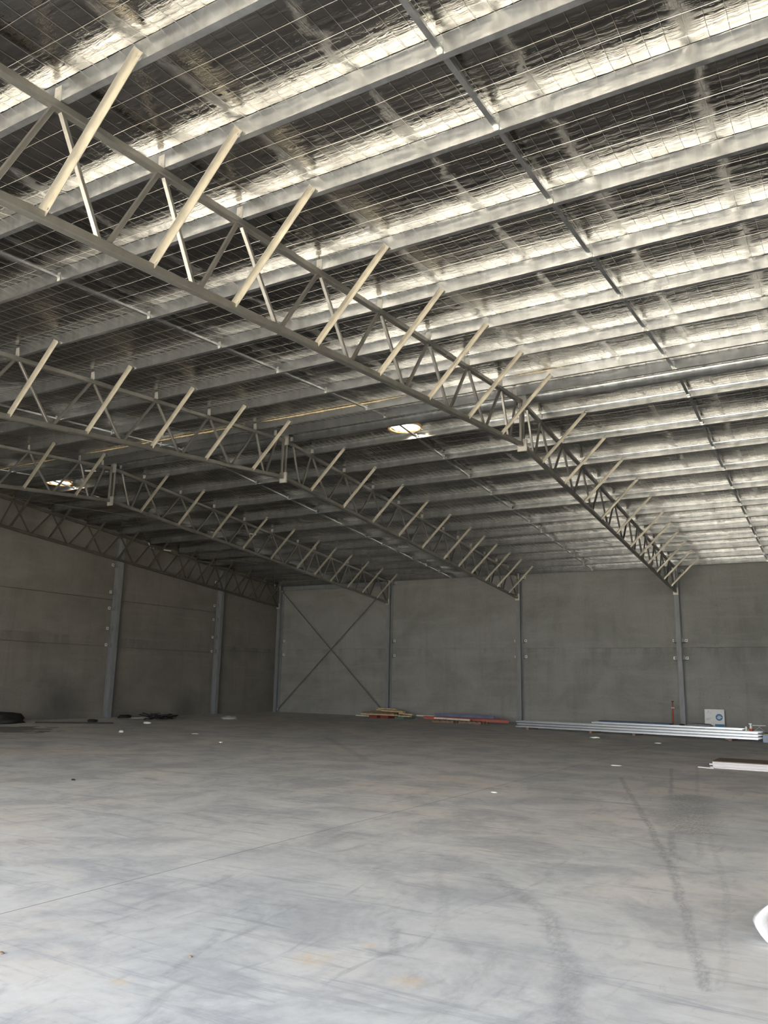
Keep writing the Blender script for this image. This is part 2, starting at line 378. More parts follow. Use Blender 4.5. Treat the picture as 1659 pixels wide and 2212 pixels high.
panel_wall('wall_left', 'y', XG, -.2, [YN, 3.5, 10.2, 16.92, 23.57, 29.94, YW], lambda a,b: [0, 2.84, 4.76, 6.3] if b < 33 else [0, 3.0, 6.3], gl, 'grey precast concrete gable wall at the left, shade tinted into its colour')
b = MB(); b.box(XR, XR+.2, YN, YW+.2, 0, 8.4); structure(b.build('wall_right', M['wall']), 'precast concrete end wall on the right, out of frame')
b = MB(); zf = zt(YN)+.35
b.box(XG, OP_X0, YN-.2, YN, 0, zf); b.box(OP_X1, XR, YN-.2, YN, 0, zf); b.box(OP_X0, OP_X1, YN-.2, YN, OP_Z, zf)
structure(b.build('wall_near', M['wall']), 'near side wall with a wide open doorway, behind the camera')

# ------------------------------------------------------------------ foil ceiling
VENTS = [(-9.78, 17.72), (-23.35, 17.72)]
def foil():
    xs = []; x = XG - .15
    while x < XR: xs.append(x); x += .0875
    xs.append(XR)
    lines = sorted(PL)[0:] + sorted(PR)
    ys = []; sag = []
    bounds = [YN] + lines + [YW]
    for a, c in zip(bounds[:-1], bounds[1:]):
        n = 12 if c - a > 1.0 else 7
        for u in ([0,.03,.07,.12,.2,.3,.42,.5,.58,.7,.8,.88,.93,.97] if n == 12 else [0,.06,.14,.3,.5,.7,.86,.94]):
            ys.append(a + (c-a)*u)
            amp = .045 * min(1.0, (c-a)/1.7)
            sag.append(amp * (1 - abs(2*u-1)**3.5))
    ys.append(YW); sag.append(0)
    vs = []; nx, ny = len(xs), len(ys)
    for j, y in enumerate(ys):
        s_ = sag[j]; z0 = zt(y) + CH + PH + .012
        for i, x in enumerate(xs):
            q = math.sin(math.pi * (x / .175)) ** 2        # pillows between the mesh wires
            nn = mn.noise(Vector((x*.9, y*1.1, 0.3))); n2 = mn.noise(Vector((x*3.1, y*2.7, 4.3)))
            k = min(1.0, s_ / .02)
            vs.append((x, y, z0 - s_*(1 + .35*nn) - (.007*q + .006*n2 + .003)*k + .0))
    fs = []
    for j in range(ny-1):
        for i in range(nx-1):
            cx = (xs[i]+xs[i+1])/2; cy = (ys[j]+ys[j+1])/2
            if any(((cx-a)/.42)**2 + ((cy-c)/.38)**2 < 1 for a, c in VENTS): continue
            a = j*nx+i; fs.append((a, a+nx, a+nx+1, a+1))
    b = MB(); b.v = vs; b.f = fs
    o = b.build('ceiling', M['foil'], smooth=True); structure(o, 'crinkled silver foil insulation laid over the roof purlins')
    # wire safety mesh just under the foil, a part of the ceiling
    b = MB(); r = .0015
    def zf_(x, j): return None
    prof = list(zip(ys, sag))
    k = math.ceil(XG/.175)
    while k*.175 < 1.2:
        x = k*.175; k += 1
        pts = []
        for j in range(0, ny):
            y = ys[j]; s_ = sag[j]; nn = mn.noise(Vector((x*.9, y*1.1, 0.3)))
            pts.append((x, y, zt(y)+CH+PH+.012 - s_*(1+.35*nn) - (.0075)*min(1, s_/.02) - .004))
        vsl = []
        for p in pts: vsl += [(p[0]-r, p[1], p[2]), (p[0]+r, p[1], p[2]), (p[0], p[1], p[2]-1.7*r)]
        fsl = []
        for j in range(len(pts)-1):
            a = 3*j; fsl += [(a, a+3, a+5, a+2), (a+1, a+2, a+5, a+4), (a, a+1, a+4, a+3)]
        b.add(vsl, fsl)
    # cross wires, slightly slack
    for pa, pb in zip(bounds[:-1], bounds[1:]):
        n = max(1, round((pb-pa)/.335))
        for i in range(n):
            y0 = pa + .14 + i*.335
            if y0 > pb - .1: continue
            x = XG + .05; vsl = []; cnt = 0; ph = random.uniform(0, 9)
            while x < 1.2:
                y = y0 + .02*mn.noise(Vector((x*.8, y0, ph))); u = (y-pa)/(pb-pa)
                amp = .045*min(1.0, (pb-pa)/1.7); s_ = amp*(1-abs(2*u-1)**3.5); nn = mn.noise(Vector((x*.9, y*1.1, .3)))
                z = zt(y)+CH+PH+.012 - s_*(1+.35*nn) - .014 - .004*abs(math.sin(math.pi*x/.175))
                vsl += [(x, y-1.3*r, z), (x, y+1.3*r, z), (x, y, z-2.2*r)]; cnt += 1; x += .0875*1.5
            fsl = []
            for j in range(cnt-1):
                a = 3*j; fsl += [(a, a+2, a+5, a+3), (a+1, a+4, a+5, a+2), (a, a+3, a+4, a+1)]
            b.add(vsl, fsl)
    b.build('safety_mesh', M['wire'], o)
foil()

# ------------------------------------------------------------------ trusses
def make_truss():
    """built about x = 0; camera side is +x"""
    r = empty('roof_truss')
    st = M['steel']
    e = .06
    yl, yr = YN+.28, YW-.42
    for y0, y1 in ((YR-e, yl), (YR+e, yr)):
        MB().bar((0,y0,zt(y0)), (0,y1,zt(y1)), 2*CH, 2*CH).build('top_chord', st, r)
        MB().bar((0,y0,zb(y0)), (0,y1,zb(y1)), 2*CH+.01, 2*CH+.01).build('bottom_chord', st, r)
    nodesL = [16.60] + [y for y in PL[1:-1]]; nodesR = [17.24] + [y for y in PR[1:-1]]
    for nodes, end in ((nodesL, yl+.03), (nodesR, yr-.03)):
        s = -1 if end < YR else 1
        for i, y in enumerate(nodes):
            if i+1 < len(nodes):
                mid = (y + nodes[i+1])/2
                for ya, yb in ((y + s*.05, mid - s*.06), (nodes[i+1] - s*.05, mid + s*.06)):
                    MB().bar((0,ya,zt(ya)-CH), (0,yb,zb(yb)+CH), .05, .05, (1,0,0)).build('web_member', st, r)
        y = nodes[-1]; mid = (y+end)/2
        MB().bar((0,y+s*.05,zt(y)-CH), (0,end-s*.06,zb(end)+CH), .05, .05, (1,0,0)).build('web_member', st, r)
        MB().bar((0,end,zt(end)+.02), (0,end,zb(end)-.05), .07, .07, (1,0,0)).build('end_post', st, r)
        bp = MB(); y0, y1 = sorted((end+s*.035, end+s*.05)); bp.box(-.1,.1,y0,y1, zb(end)-.13, zb(end)+.16); bp.box(-.1,.1,y0,y1, zt(end)-.16, zt(end)+.08)
        bp.build('end_plate', M['plate'], r)
        # cleats standing on the top chord
        for y in (PL if s < 0 else PR)[:-1]:
            c = MB(); yy = y - .008 if s < 0 else y - .008
            c.box(-.045, .045, y-.014, y-.004, zt(y)+CH-.01, zt(y)+CH+.165)
            for dz in (.05, .125): c.tube((0, y-.024, zt(y)+CH+dz), (0, y-.012, zt(y)+CH+dz), .012, 6)
            c.build('purlin_cleat', M['plate'], r)
        # splice sleeves on the chords
        for ys_ in ((7.75, 13.0) if s < 0 else (22.4, 28.6)):
            MB().bar((0,ys_-.12,zt(ys_-.12)), (0,ys_+.12,zt(ys_+.12)), 2*CH+.012, 2*CH+.012).build('chord_splice', st, r)
    # ridge posts and ridge plates
    for s in (-1, 1):
        MB().bar((0,YR+s*.075,zt(YR)-.02), (0,YR+s*.075,zb(YR)), .06, .06, (1,0,0)).build('ridge_post', st, r)
    p = MB()
    for s in (-1, 1):
        y0, y1 = sorted((YR+s*.01, YR+s*.025)); p.box(-.11, .11, y0, y1, zb(YR)-.15, zb(YR)+.13)
        for x, z in ((-.085,-.11),(.085,-.11),(.085,.1)): p.tube((x, YR-.035, zb(YR)+z), (x, YR+.035, zb(YR)+z), .014, 6)
    p.build('ridge_plate', M['plate'], r)
    p = MB()
    for s in (-1, 1):
        y0, y1 = sorted((YR+s*.01, YR+s*.025)); p.box(-.08, .11, y0, y1, zt(YR)-.12, zt(YR)+.14)
    p.build('ridge_plate', M['plate'], r)
    # fly braces: angles from the bottom chord up to the purlins
    for y in PL[1:-1] + PR[1:-1]:
        a = Vector((.04, y-.03, zb(y)+.0)); t = Vector((1.16, y-.03, zt(y)+CH+.05)); d = (t-a).normalized()
        perp = Vector((d.z, 0, -d.x)); t5 = .005; q = []
        W1, W2 = .055, .072
        e0 = a - perp*.03; ey = Vector((0,-1,0))
        prof = [(0,0),(W1,0),(W1,t5),(t5,t5),(t5,W2),(0,W2)]
        vs = [e0 + perp*u + ey*v for u, v in prof] + [e0 + (t-a) + perp*u + ey*v for u, v in prof]
        b = MB(); n = 6
        b.add(vs, [(i,(i+1)%n,n+(i+1)%n,n+i) for i in range(n)] + [tuple(range(n))[::-1], tuple(range(n,2*n))])
        br = b.build('fly_brace', M['brace'], r)
        bb = MB()
        for c in (e0 + d*.07 + perp*.033, e0 + (t-a) - d*.05 + perp*.033): bb.tube(c + Vector((0,-.016,0)), c, .012, 6)
        bb.build('bolt', M['bolt'], br)
    return r
TR_LABEL = {0: 'steel lattice roof truss in the bay beyond the right frame edge',
            1: 'largest steel lattice roof truss, sweeping from upper left down to the right column',
            2: 'grey lattice roof truss with pale fly braces, second nearest the camera',
            3: 'grey lattice roof truss third from the camera, carrying wire bracing at its ridge',
            4: 'brownish lattice roof truss lying right against the left gable wall'}
truss = make_truss(); truss.location.x = XT[1]; tag(truss, TR_LABEL[1], 'roof truss', 'lattice roof trusses')
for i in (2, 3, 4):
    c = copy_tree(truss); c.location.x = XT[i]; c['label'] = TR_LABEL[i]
    if i == 4:      # the gable truss gets a darker brownish material, braces included
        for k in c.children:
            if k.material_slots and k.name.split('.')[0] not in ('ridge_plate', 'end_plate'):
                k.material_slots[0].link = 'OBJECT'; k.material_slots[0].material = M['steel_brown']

# ------------------------------------------------------------------ purlins, one per bay
BAY = ['right of the largest truss', 'between first and second trusses', 'between second and third trusses', 'between third truss and gable']
def purlin_mesh(side, ln):
    t = .003; h = PH; fl = .075; lip = .018
    # profile in (y, z): web on the -y side with flanges pointing uphill on the near slope; mirrored beyond the ridge
    s = 1 if side == 'L' else -1
    P_ = [(0,0),(fl,0),(fl,lip),(fl-t,lip),(fl-t,t),(t,t),(t,h-t),(fl-t,h-t),(fl-t,h-lip),(fl,h-lip),(fl,h),(0,h)]
    P_ = [(s*a, z) for a, z in P_]
    n = len(P_); segs = 8
    vs = []
    for k in range(segs+1):
        x = -ln/2 + ln*k/segs
        vs += [(x, a, z) for a, z in P_]
    fs = []
    for k in range(segs):
        for i in range(n):
            j = (i+1) % n; q = (k*n+i, k*n+j, (k+1)*n+j, (k+1)*n+i); fs.append(q if s > 0 else q[::-1])
    b = MB(); b.v = vs; b.f = fs; b.f += [tuple(range(n)), tuple(range(segs*n, segs*n+n))[::-1]]
    me = b.make('roof_purlin'); me.materials.append(M['galv']); return me
PM = {}
for bay in range(4):
    xa, xb = XT[bay], XT[bay+1]
    if bay == 0: xa = 1.0
    ln = xa - xb + .02; cx = (xa+xb)/2
    for side, ys_, slope in (('L', PL, math.atan(TSL)), ('R', PR, -math.atan(TSR))):
        key = (side, round(ln, 2))
        if key not in PM: PM[key] = purlin_mesh(side, ln)
        for i, y in enumerate(ys_):
            # near end of the near slope never shows in this bay
            o = bpy.data.objects.new('roof_purlin', PM[key]); COL.objects.link(o)
            o.location = (cx, y, zt(y) + CH + .002); o.rotation_euler = (slope, 0, 0)
            place = ('near slope' if side == 'L' else 'far slope')
            tag(o, 'galvanised purlin, %s from ridge on %s, %s' % (ORD[i], place, BAY[bay]), 'purlin', 'galvanised roof purlins')

# ------------------------------------------------------------------ bridging rows between purlins
for bay in range(4):
    xb = [-2.81, -9.68, -16.42, -23.1][bay]
    for side, ys_ in (('L', PL), ('R', PR)):
        r = empty('purlin_bridging', (xb, ys_[0], zt(ys_[0])+.1))
        tag(r, 'line of steel bridging channels %s, on the %s' % (BAY[bay], 'near slope' if side == 'L' else 'far slope'), 'purlin bridging', 'bridging lines between purlins')
        o0 = Vector(r.location)
        for ya, yc in zip(ys_[:-1], ys_[1:]):
            y0, y1 = min(ya, yc)+.06, max(ya, yc)-.012
            if side == 'R': y0, y1 = min(ya, yc)+.012, max(ya, yc)-.06
            p0 = Vector((xb, y0, zt(y0)+CH+.055)) - o0; p1 = Vector((xb, y1, zt(y1)+CH+.055)) - o0
            t = .003
            ch = MB().sweep(p0, p1, [(-.03,-.018),(.03,-.018),(.03,.018),(.03-t,.018),(.03-t,-.018+t),(-.03+t,-.018+t),(-.03+t,.018),(-.03,.018)]).build('bridging_channel', M['galv'], r)
            e = MB(); e.box(p1.x-.028, p1.x+.028, p1.y-.004, p1.y+.002, p1.z-.055, p1.z+.075)
            e.build('end_cleat', M['plate'], ch)
# ------------------------------------------------------------------ columns
def column(x, y, ztop, face, names):
    """I-section column; face 'y': flange faces -y, face 'x': flange faces +x"""
    r = empty('steel_column', (x, y, 0)); bf, d, tf, tw = .19, .30, .013, .010
    pr = [(-bf/2,0),(bf/2,0),(bf/2,tf),(tw/2,tf),(tw/2,d-tf),(bf/2,d-tf),(bf/2,d),(-bf/2,d),(-bf/2,d-tf),(-tw/2,d-tf),(-tw/2,tf),(-bf/2,tf)]
    if face == 'x': pr = [(-v, u) for u, v in pr]
    n = len(pr); b = MB(); b.add([(u, v, .0) for u, v in pr] + [(u, v, ztop) for u, v in pr], [(i,(i+1)%n,n+(i+1)%n,n+i) for i in range(n)] + [tuple(range(n))[::-1], tuple(range(n,2*n))])
    b.build('column_shaft', M['column'], r)
    if face == 'y': MB().box(-.14,.14,-.03,d+.02,0,.02).build('base_plate', M['column'], r)
    else: MB().box(-d-.02,.03,-.14,.14,0,.02).build('base_plate', M['column'], r)
    return r
def fix(r, face, side, z):
    """panel fixing cleat beside a column: grey angle plus bright plate with a dark bolt"""
    b = MB(); c = MB(); k = MB(); s = side
    if face == 'y':
        x0, x1 = sorted((s*.095, s*.20)); b.box(x0, x1, .12, .33, z-.09, z-.078); b.box(x0, x1, .12, .132, z-.09, z+.09)
        x0, x1 = sorted((s*.17, s*.29)); c.box(x0, x1, .29, .30, z-.055, z+.055)
        k.tube((s*.235, .27, z), (s*.235, .295, z), .022, 8)
    else:
        y0, y1 = sorted((s*.095, s*.20)); b.box(-.33, -.12, y0, y1, z-.09, z-.078); b.box(-.132, -.12, y0, y1, z-.09, z+.09)
        y0, y1 = sorted((s*.17, s*.29)); c.box(-.30, -.29, y0, y1, z-.055, z+.055)
        k.tube((-.295, s*.235, z), (-.27, s*.235, z), .022, 8)
    f = b.build('fixing_cleat', M['column'], r); c.build('fixing_plate', M['cleat_white'], f); k.build('bolt', M['black'], f)
CL = {1: 'grey steel wall column furthest right, lit face mottled, under the largest truss', 2: 'grey steel wall column beyond the red steel bundle, second from the right',
      3: 'grey steel wall column behind the timber pile, right of the crossed rods', 4: 'dark steel corner column where the two concrete walls meet'}
for i in (1, 2, 3, 4):
    r = column(XT[i], YW-.34, 6.52, 'y', None); tag(r, CL[i], 'column', 'columns along the concrete side wall')
    for z in (2.78, 3.48, 6.3):
        for s in (1, -1):
            if z > 6 and (s < 0 or i == 4): continue
            if i == 4 and s < 0: continue
            fix(r, 'y', s, z + (i-1)*.05)
for y, lab in ((29.94, 'grey steel column on the gable wall, nearer the corner'), (23.57, 'grey steel column on the gable wall, left one, beside a white sheet')):
    r = column(XG+.34, y, zt(y)-.05, 'x', None); tag(r, lab, 'column', 'columns along the gable wall')
    for z in (2.9, 3.57, 4.4, 5.07, 6.2): fix(r, 'x', -1, z)
# ------------------------------------------------------------------ eave strut and bracing rods
b = MB()
b.sweep((XT[3]-.1, YW-.16, 6.40), (XT[4]+.1, YW-.16, 6.40), [(-.05,-.13),(.05,-.13),(.05,-.12),(-.04,-.12),(-.04,.12),(.05,.12),(.05,.13),(-.05,.13)])
tag(b.build('eave_strut', M['column']), 'grey channel strut along the wall top between corner column and next column', 'strut')
def rod(p0, p1, lab, buckle=None, r=.012, cat='bracing rod', group='bracing rods'):
    e = empty('bracing_rod', p0); p0 = Vector(p0); p1 = Vector(p1)
    MB().tube((0,0,0), p1-p0, r, 6).build('rod', M['rod'], e)
    k = MB()
    for t in (.0, 1.0):
        q = (p1-p0)*t; dd = (p1-p0).normalized()*.09*(1 if t == 0 else -1); k.tube(q, q+dd, r*2.0, 6)
    k.build('rod_end', M['plate'], e)
    if buckle is not None:
        q = (p1-p0)*buckle; dd = (p1-p0).normalized()*.16; MB().tube(q-dd, q+dd, .028, 8).build('turnbuckle', M['cleat_white'], e)
    tag(e, lab, cat, group)
rod((-26.33, YW-.30, 6.25), (-19.98, YW-.30, .25), 'steel bracing rod on the end wall bay, falling from upper left to lower right', None, .02, group='crossed rods on the wall')
rod((-26.33, YW-.26, .12), (-19.98, YW-.26, 6.15), 'steel bracing rod on the end wall bay, rising from lower left to upper right', None, .02, group='crossed rods on the wall')
zr = lambda y: zt(y) - .10
def rrod(x0, y0, x1, y1, lab, bk): rod((x0, y0, zr(y0)), (x1, y1, zr(y1)), lab, bk, .011, group='roof bracing rods')
rrod(-19.85, 16.80, -26.40, 8.74, 'thin roof bracing rod with white turnbuckle left of the third truss ridge', .05)
rrod(-26.40, 16.95, -19.85, 25.02, 'thin roof bracing rod running from behind the third truss ridge to its far slope', .93)
rrod(-19.85, 8.74, -26.40, 16.80, 'thin roof bracing rod from the gable truss ridge toward the near slope', .08)
rrod(-19.85, 17.05, -26.40, 25.02, 'thin roof bracing rod from the third truss ridge to the gable truss far slope', .93)
rrod(-26.40, 25.10, -19.85, 33.9, 'thin roof bracing rod starting at the middle of the gable truss far slope', .06)
rrod(-19.85, 25.10, -26.40, 33.9, 'thin roof bracing rod ending above the corner column', .93)

# ------------------------------------------------------------------ roof vents and exposed insulation
for (vx, vy), lab in zip(VENTS, ('round white roof vent opening behind the largest truss, right of image centre line', 'round white roof vent opening at the far left beyond the third truss')):
    z0 = zt(vy) + CH + PH + .01
    r = empty('roof_vent', (vx, vy, z0)); tag(r, lab, 'roof vent', 'round roof vents')
    n = 24; b = MB(); vs = []
    for k, (rr, z) in enumerate(((.40,-.05),(.40,.02),(.385,.14),(.40,.14),(.41,.0),(.41,-.05))):
        vs += [(rr*1.0*math.cos(6.2832*i/n), rr*.95*math.sin(6.2832*i/n), z) for i in range(n)]
    b.add(vs, [(k*n+i, k*n+(i+1)%n, ((k+1)%6)*n+(i+1)%n, ((k+1)%6)*n+i) for k in range(6) for i in range(n)])
    b.build('throat', M['dome'], r, True)
    b = MB(); b.lathe((0,0,.12), [(.46,0),(.43,.05),(.33,.10),(.15,.125),(.01,.13)], 24); b.build('dome', M['dome'], r, True)
    b = MB(); vs = []; m_ = 10; n = 40
    for i in range(n):
        a = 6.2832*i/n; rr = .43+.02*mn.noise(Vector((math.cos(a)*2, math.sin(a)*2, vx))); tr = .030+.018*mn.noise(Vector((math.cos(a)*5, math.sin(a)*5, vx)))
        for k in range(m_):
            q = 6.2832*k/m_; vs.append(((rr+tr*math.cos(q))*math.cos(a), (rr+tr*math.cos(q))*math.sin(a)*.93, -.05+tr*1.2*math.sin(q)))
    b.add(vs, [(i*m_+k, ((i+1)%n)*m_+k, ((i+1)%n)*m_+(k+1)%m_, i*m_+(k+1)%m_) for i in range(n) for k in range(m_)])
    b.build('insulation_rim', M['wool_o'], r, True)
def wool_strip(x0, x1, y, lab):
    b = MB(); x = x0; vs = []; c = 0; z0 = zt(y)+CH+PH-.012
    while x > x1:
        a = .012 + .012*abs(mn.noise(Vector((x*2.2, y, 1)))) + .006*random.random(); fade = min(1, (x0-x)/.8, (x-x1)/.8+.05); a *= max(.15, fade)
        zz = z0 + .004*mn.noise(Vector((x*4, 0, 3)))
        vs += [(x, y-.004, zz+.01), (x, y-.012-a, zz), (x, y-.018-a, zz-a*1.1), (x, y-.004, zz-a*1.6)]; c += 1; x -= .06
    fs = [(4*i+k, 4*i+(k+1)%4, 4*i+4+(k+1)%4, 4*i+4+k) for i in range(c-1) for k in range(4)]
    b.add(vs, fs + [(0,1,2,3), (4*c-1,4*c-2,4*c-3,4*c-4)])
    tag(b.build('insulation_edge', M['wool'], smooth=True), lab, 'insulation', 'torn insulation edges')
wool_strip(-8.6, -12.9, 15.64, 'torn yellow insulation edge above a purlin behind the largest truss')
wool_strip(-13.4, -19.6, 15.64, 'torn yellow insulation edge above a purlin between second and third trusses')
wool_strip(-20.2, -26.2, 15.64, 'torn yellow insulation edge above a purlin near the gable wall')
wool_strip(-4.6, -6.1, 15.64, 'short torn yellow insulation edge beside the ridge of the largest truss')

# ------------------------------------------------------------------ things on the floor
def beam(name, mat, p0, p1, w, h, lab, cat, group, kind='bar'):
    b = MB(); e = Vector(p0); q = Vector(p1) - e
    if kind == 'bar':
        a, c = w/2, h/2; b.sweep((0,0,0), q, [(-a,-c),(a,-c),(a,c),(-a,c)])
    elif kind == 'c':   # channel lying flange forward
        a, c, t = w/2, h/2, .004; b.sweep((0,0,0), q, [(-a,-c),(a,-c),(a,c),(a-t*1,c),(a-t,-c+t),(-a+t,-c+t),(-a+t,c),(-a,c)])
    elif kind == 'i':
        a, c, t = w/2, h/2, .01; b.sweep((0,0,0), q, [(-a,-c),(a,-c),(a,-c+t),(t/2,-c+t),(t/2,c-t),(a,c-t),(a,c),(-a,c),(-a,c-t),(-t/2,c-t),(-t/2,-c+t),(-a,-c+t)])
    o = b.build(name, mat); o.location = e; tag(o, lab, cat, group); return o
G = 'loose boards in the timber pile'
# bearers (floor), then boards
for x, lab in ((-19.55, 'left'), (-18.95, 'right')):
    beam('timber_bearer', M['redwood'], (x, 32.75, .06), (x, 33.75, .06), .42, .12, 'dark red bearer on the floor under the %s part of the timber pile' % lab, 'bearer', 'bearers under the timber pile')
beam('timber_bearer', M['green'], (-18.15, 32.7, .05), (-18.0, 33.6, .05), .5, .10, 'dark green packer under the right end of the timber pile', 'bearer', None)
P = [((-20.25,32.95,.16),(-18.25,32.85,.16),.22,.06,'timber','long yellow board at the front bottom of the timber pile'),
     ((-18.22,32.80,.135),(-17.55,32.72,.135),.12,.05,'timber','yellow board poking out low at the right end of the timber pile'),
     ((-20.35,33.25,.22),(-18.6,33.15,.22),.3,.05,'timber_dark','brown board lying at the left end of the timber pile'),
     ((-19.9,33.3,.285),(-18.4,33.2,.285),.34,.05,'timber_dark','dark brown board in the middle of the timber pile'),
     ((-18.3,33.02,.245),(-17.6,32.99,.205),.16,.06,'timber','yellow board sloping down to the right in the timber pile'),
     ((-19.65,33.35,.35),(-18.3,33.3,.34),.28,.05,'timber','yellow board near the top of the timber pile, behind the brown one'),
     ((-19.1,32.90,.345),(-17.95,32.82,.315),.24,.06,'timber','short yellow board near the top right of the timber pile'),
     ((-19.6,33.4,.415),(-18.6,33.35,.405),.2,.05,'timber','topmost pale board of the timber pile'),
     ((-20.9,33.5,.05),(-19.9,33.5,.05),.12,.05,'pale','thin pale strip on the floor left of the timber pile')]
for p0, p1, w_, h_, mt, lab in P: beam('timber_board', M[mt], p0, p1, w_, h_, lab, 'board', G)
# red and blue steel lengths on pallets
for i, (x, y) in enumerate(((-15.3, 31.7), (-14.1, 31.75))):
    r = empty('pallet', (x, y, 0)); tag(r, 'dark low pallet on the floor under the %s part of the red steel' % ('left' if i == 0 else 'right'), 'pallet', 'pallets under the red steel')
    for k in range(3): MB().box(-.5, .5, -.4+k*.35, -.3+k*.35, 0, .08).build('bearer', M['timber_dark'], r)
    for k in range(5): MB().box(-.5+k*.22, -.38+k*.22, -.42, .42, .08, .10).build('slat', M['timber_dark'], r)
RB = [((-16.5,32.1,.14),(-12.6,31.9,.13),'oxide','i','red primed steel beam at the front of the red bundle'),
      ((-16.7,32.3,.15),(-12.9,32.15,.14),'oxide','i','red primed steel beam in the middle of the red bundle'),
      ((-16.3,32.5,.16),(-13.2,32.4,.15),'oxide','i','red primed steel beam at the back of the red bundle'),
      ((-16.1,32.25,.275),(-13.3,32.1,.265),'bluegrey','c','blue grey steel channel on top of the red beams, front one'),
      ((-16.0,32.42,.28),(-13.6,32.32,.272),'bluegrey','c','blue grey steel channel on top of the red beams, back one')]
for p0, p1, mt, kd, lab in RB: beam('steel_beam' if kd == 'i' else 'steel_channel', M[mt], p0, p1, .13, .11, lab, 'steel beam', 'steel lengths in the red bundle', kd)
beam('timber_batten', M['pale'], (-15.9,31.75,.16), (-14.2,31.65,.14), .08, .07, 'pale timber batten along the front of the red steel bundle', 'batten', None)
beam('timber_batten', M['pale'], (-17.2,32.6,.2), (-16.2,32.5,.2), .07, .05, 'pale batten sticking out left of the red steel bundle', 'batten', None)
# galvanised purlin bundle on dunnage
A = Vector((-11.3, 29.4, 0)); B_ = Vector((-2.95, 28.3, 0)); dr = (B_-A).normalized(); nr = Vector((dr.y, -dr.x, 0))   # nr points to the camera
if nr.y > 0: nr = -nr
LAYN = ['bottom', 'middle', 'top']; ROWN = ['front', 'middle', 'back']
for lay in range(3):
    for row in range(3):
        off = -nr * (.22*row) + Vector((0,0,.075 + .088*lay + .022))
        o = beam('steel_purlin', M['galv_bundle'], A+off+dr*(.03*((lay*2+row) % 3)), B_+off, .20, .045, 'galvanised steel purlin in the long floor bundle, %s layer, %s row' % (LAYN[lay], ROWN[row]), 'purlin', 'new purlins bundled on the floor', 'c')
for k in range(2):
    s_ = A + dr*2.95 - nr*(.10+.22*k) + Vector((0,0,.075+.088*3+.022)); e_ = A + dr*7.95 - nr*(.10+.22*k) + Vector((0,0,.075+.088*3+.022))
    beam('steel_purlin', M['galv_bundle'], s_, e_, .19, .045, 'shorter galvanised purlin lying on top of the floor bundle, %s one' % ('front' if k == 0 else 'back'), 'purlin', 'new purlins bundled on the floor', 'c')
s_ = A + dr*3.1 - nr*.42 + Vector((0,0,.411)); e_ = A + dr*5.6 - nr*.42 + Vector((0,0,.411))
beam('blue_sheet', M['blue_dark'], s_ + Vector((0,0,.0)), e_, .35, .04, 'long dark blue sheet on the back of the purlin bundle', 'sheet', None)
for k, t in enumerate((.5, 2.95, 4.5, 7.6)):
    c = A + dr*t; beam('timber_bearer', M['timber_dark'], c + nr*.12 + Vector((0,0,.036)), c - nr*.62 + Vector((0,0,.036)), .1, .07, 'dark timber bearer under the purlin bundle, %s from its left end' % ORD[k], 'bearer', 'bearers under the purlin bundle')
# grey cloth on the bundle
def lump(name, mat, loc, size, lab, cat, seed=0, flat=.0, group=None, sub=3, amp=.35):
    import bmesh
    bm = bmesh.new(); bmesh.ops.create_icosphere(bm, subdivisions=sub, radius=1)
    for v in bm.verts:
        n = mn.noise(v.co*1.7 + Vector((seed, seed*2, 0))) + .5*mn.noise(v.co*4.1 + Vector((seed, 0, seed)))
        v.co *= 1 + amp*n
        v.co.z = max(v.co.z, -flat if flat else -1)
        v.co = Vector((v.co.x*size[0], v.co.y*size[1], v.co.z*size[2]))
    zmin = min(v.co.z for v in bm.verts)
    for v in bm.verts: v.co.z -= zmin
    me = bpy.data.meshes.new(name); bm.to_mesh(me); bm.free(); me.materials.append(mat)
    for p in me.polygons: p.use_smooth = True
    o = bpy.data.objects.new(name, me); COL.objects.link(o); o.location = loc; tag(o, lab, cat, group); return o
cpt = A + dr*6.1 - nr*.35
lump('crumpled_cloth', M['cloth'], (cpt.x+.45, cpt.y, .386), (.42,.18,.07), 'grey crumpled cloth on the purlin bundle in front of the sign', 'cloth', 3, .3)
lump('work_glove', M['black'], (cpt.x-.12, cpt.y, .386), (.09,.07,.035), 'black work glove on the purlin bundle beside the grey cloth', 'glove', 5, .4)
lump('cardboard_scrap', M['timber'], tuple(A+dr*8.1-nr*.3+Vector((0,0,.318))), (.12,.08,.05), 'small brown scrap near the right end of the purlin bundle', 'scrap', 8, .4)
# bottles and tray near right end (standing on the bundle)
bp = A + dr*8.05 - nr*.16
r = empty('spray_bottle', (bp.x+.12, bp.y, .318)); tag(r, 'white spray bottle with a red base near the right end of the bundle', 'spray bottle')
MB().lathe((0,0,0), [(.045,0),(.05,.02),(.05,.06),(.045,.07)], 14).build('base', M['red'], r, True)
MB().lathe((0,0,.07), [(.042,0),(.042,.06),(.018,.11),(.016,.13)], 14).build('bottle_body', M['white'], r, True)
b = MB(); b.box(-.06,.03,-.012,.012,.20,.235); b.box(-.03,-.015,-.01,.01,.16,.20); b.build('trigger', M['white'], r)
r = empty('spray_can', (bp.x-.02, bp.y, .318)); tag(r, 'short white can left of the spray bottle on the bundle', 'can')
MB().lathe((0,0,0), [(.034,0),(.036,.01),(.036,.10),(.03,.115)], 14).build('can_body', M['white'], r, True)
MB().lathe((0,0,.115), [(.018,0),(.018,.02),(.008,.026)], 10).build('can_cap', M['white'], r, True)
r = empty('folding_trestle', (bp.x+.36, bp.y+.02, .318)); tag(r, 'small pale folding stand at the right end of the purlin bundle', 'stand')
MB().box(-.19,.19,-.05,.05,.17,.185).build('top_board', M['white'], r)
for s in (-1, 1):
    MB().bar((s*.15,-.04,0),(-s*.05,.04,.17),.012).build('leg', M['plate'], r); 
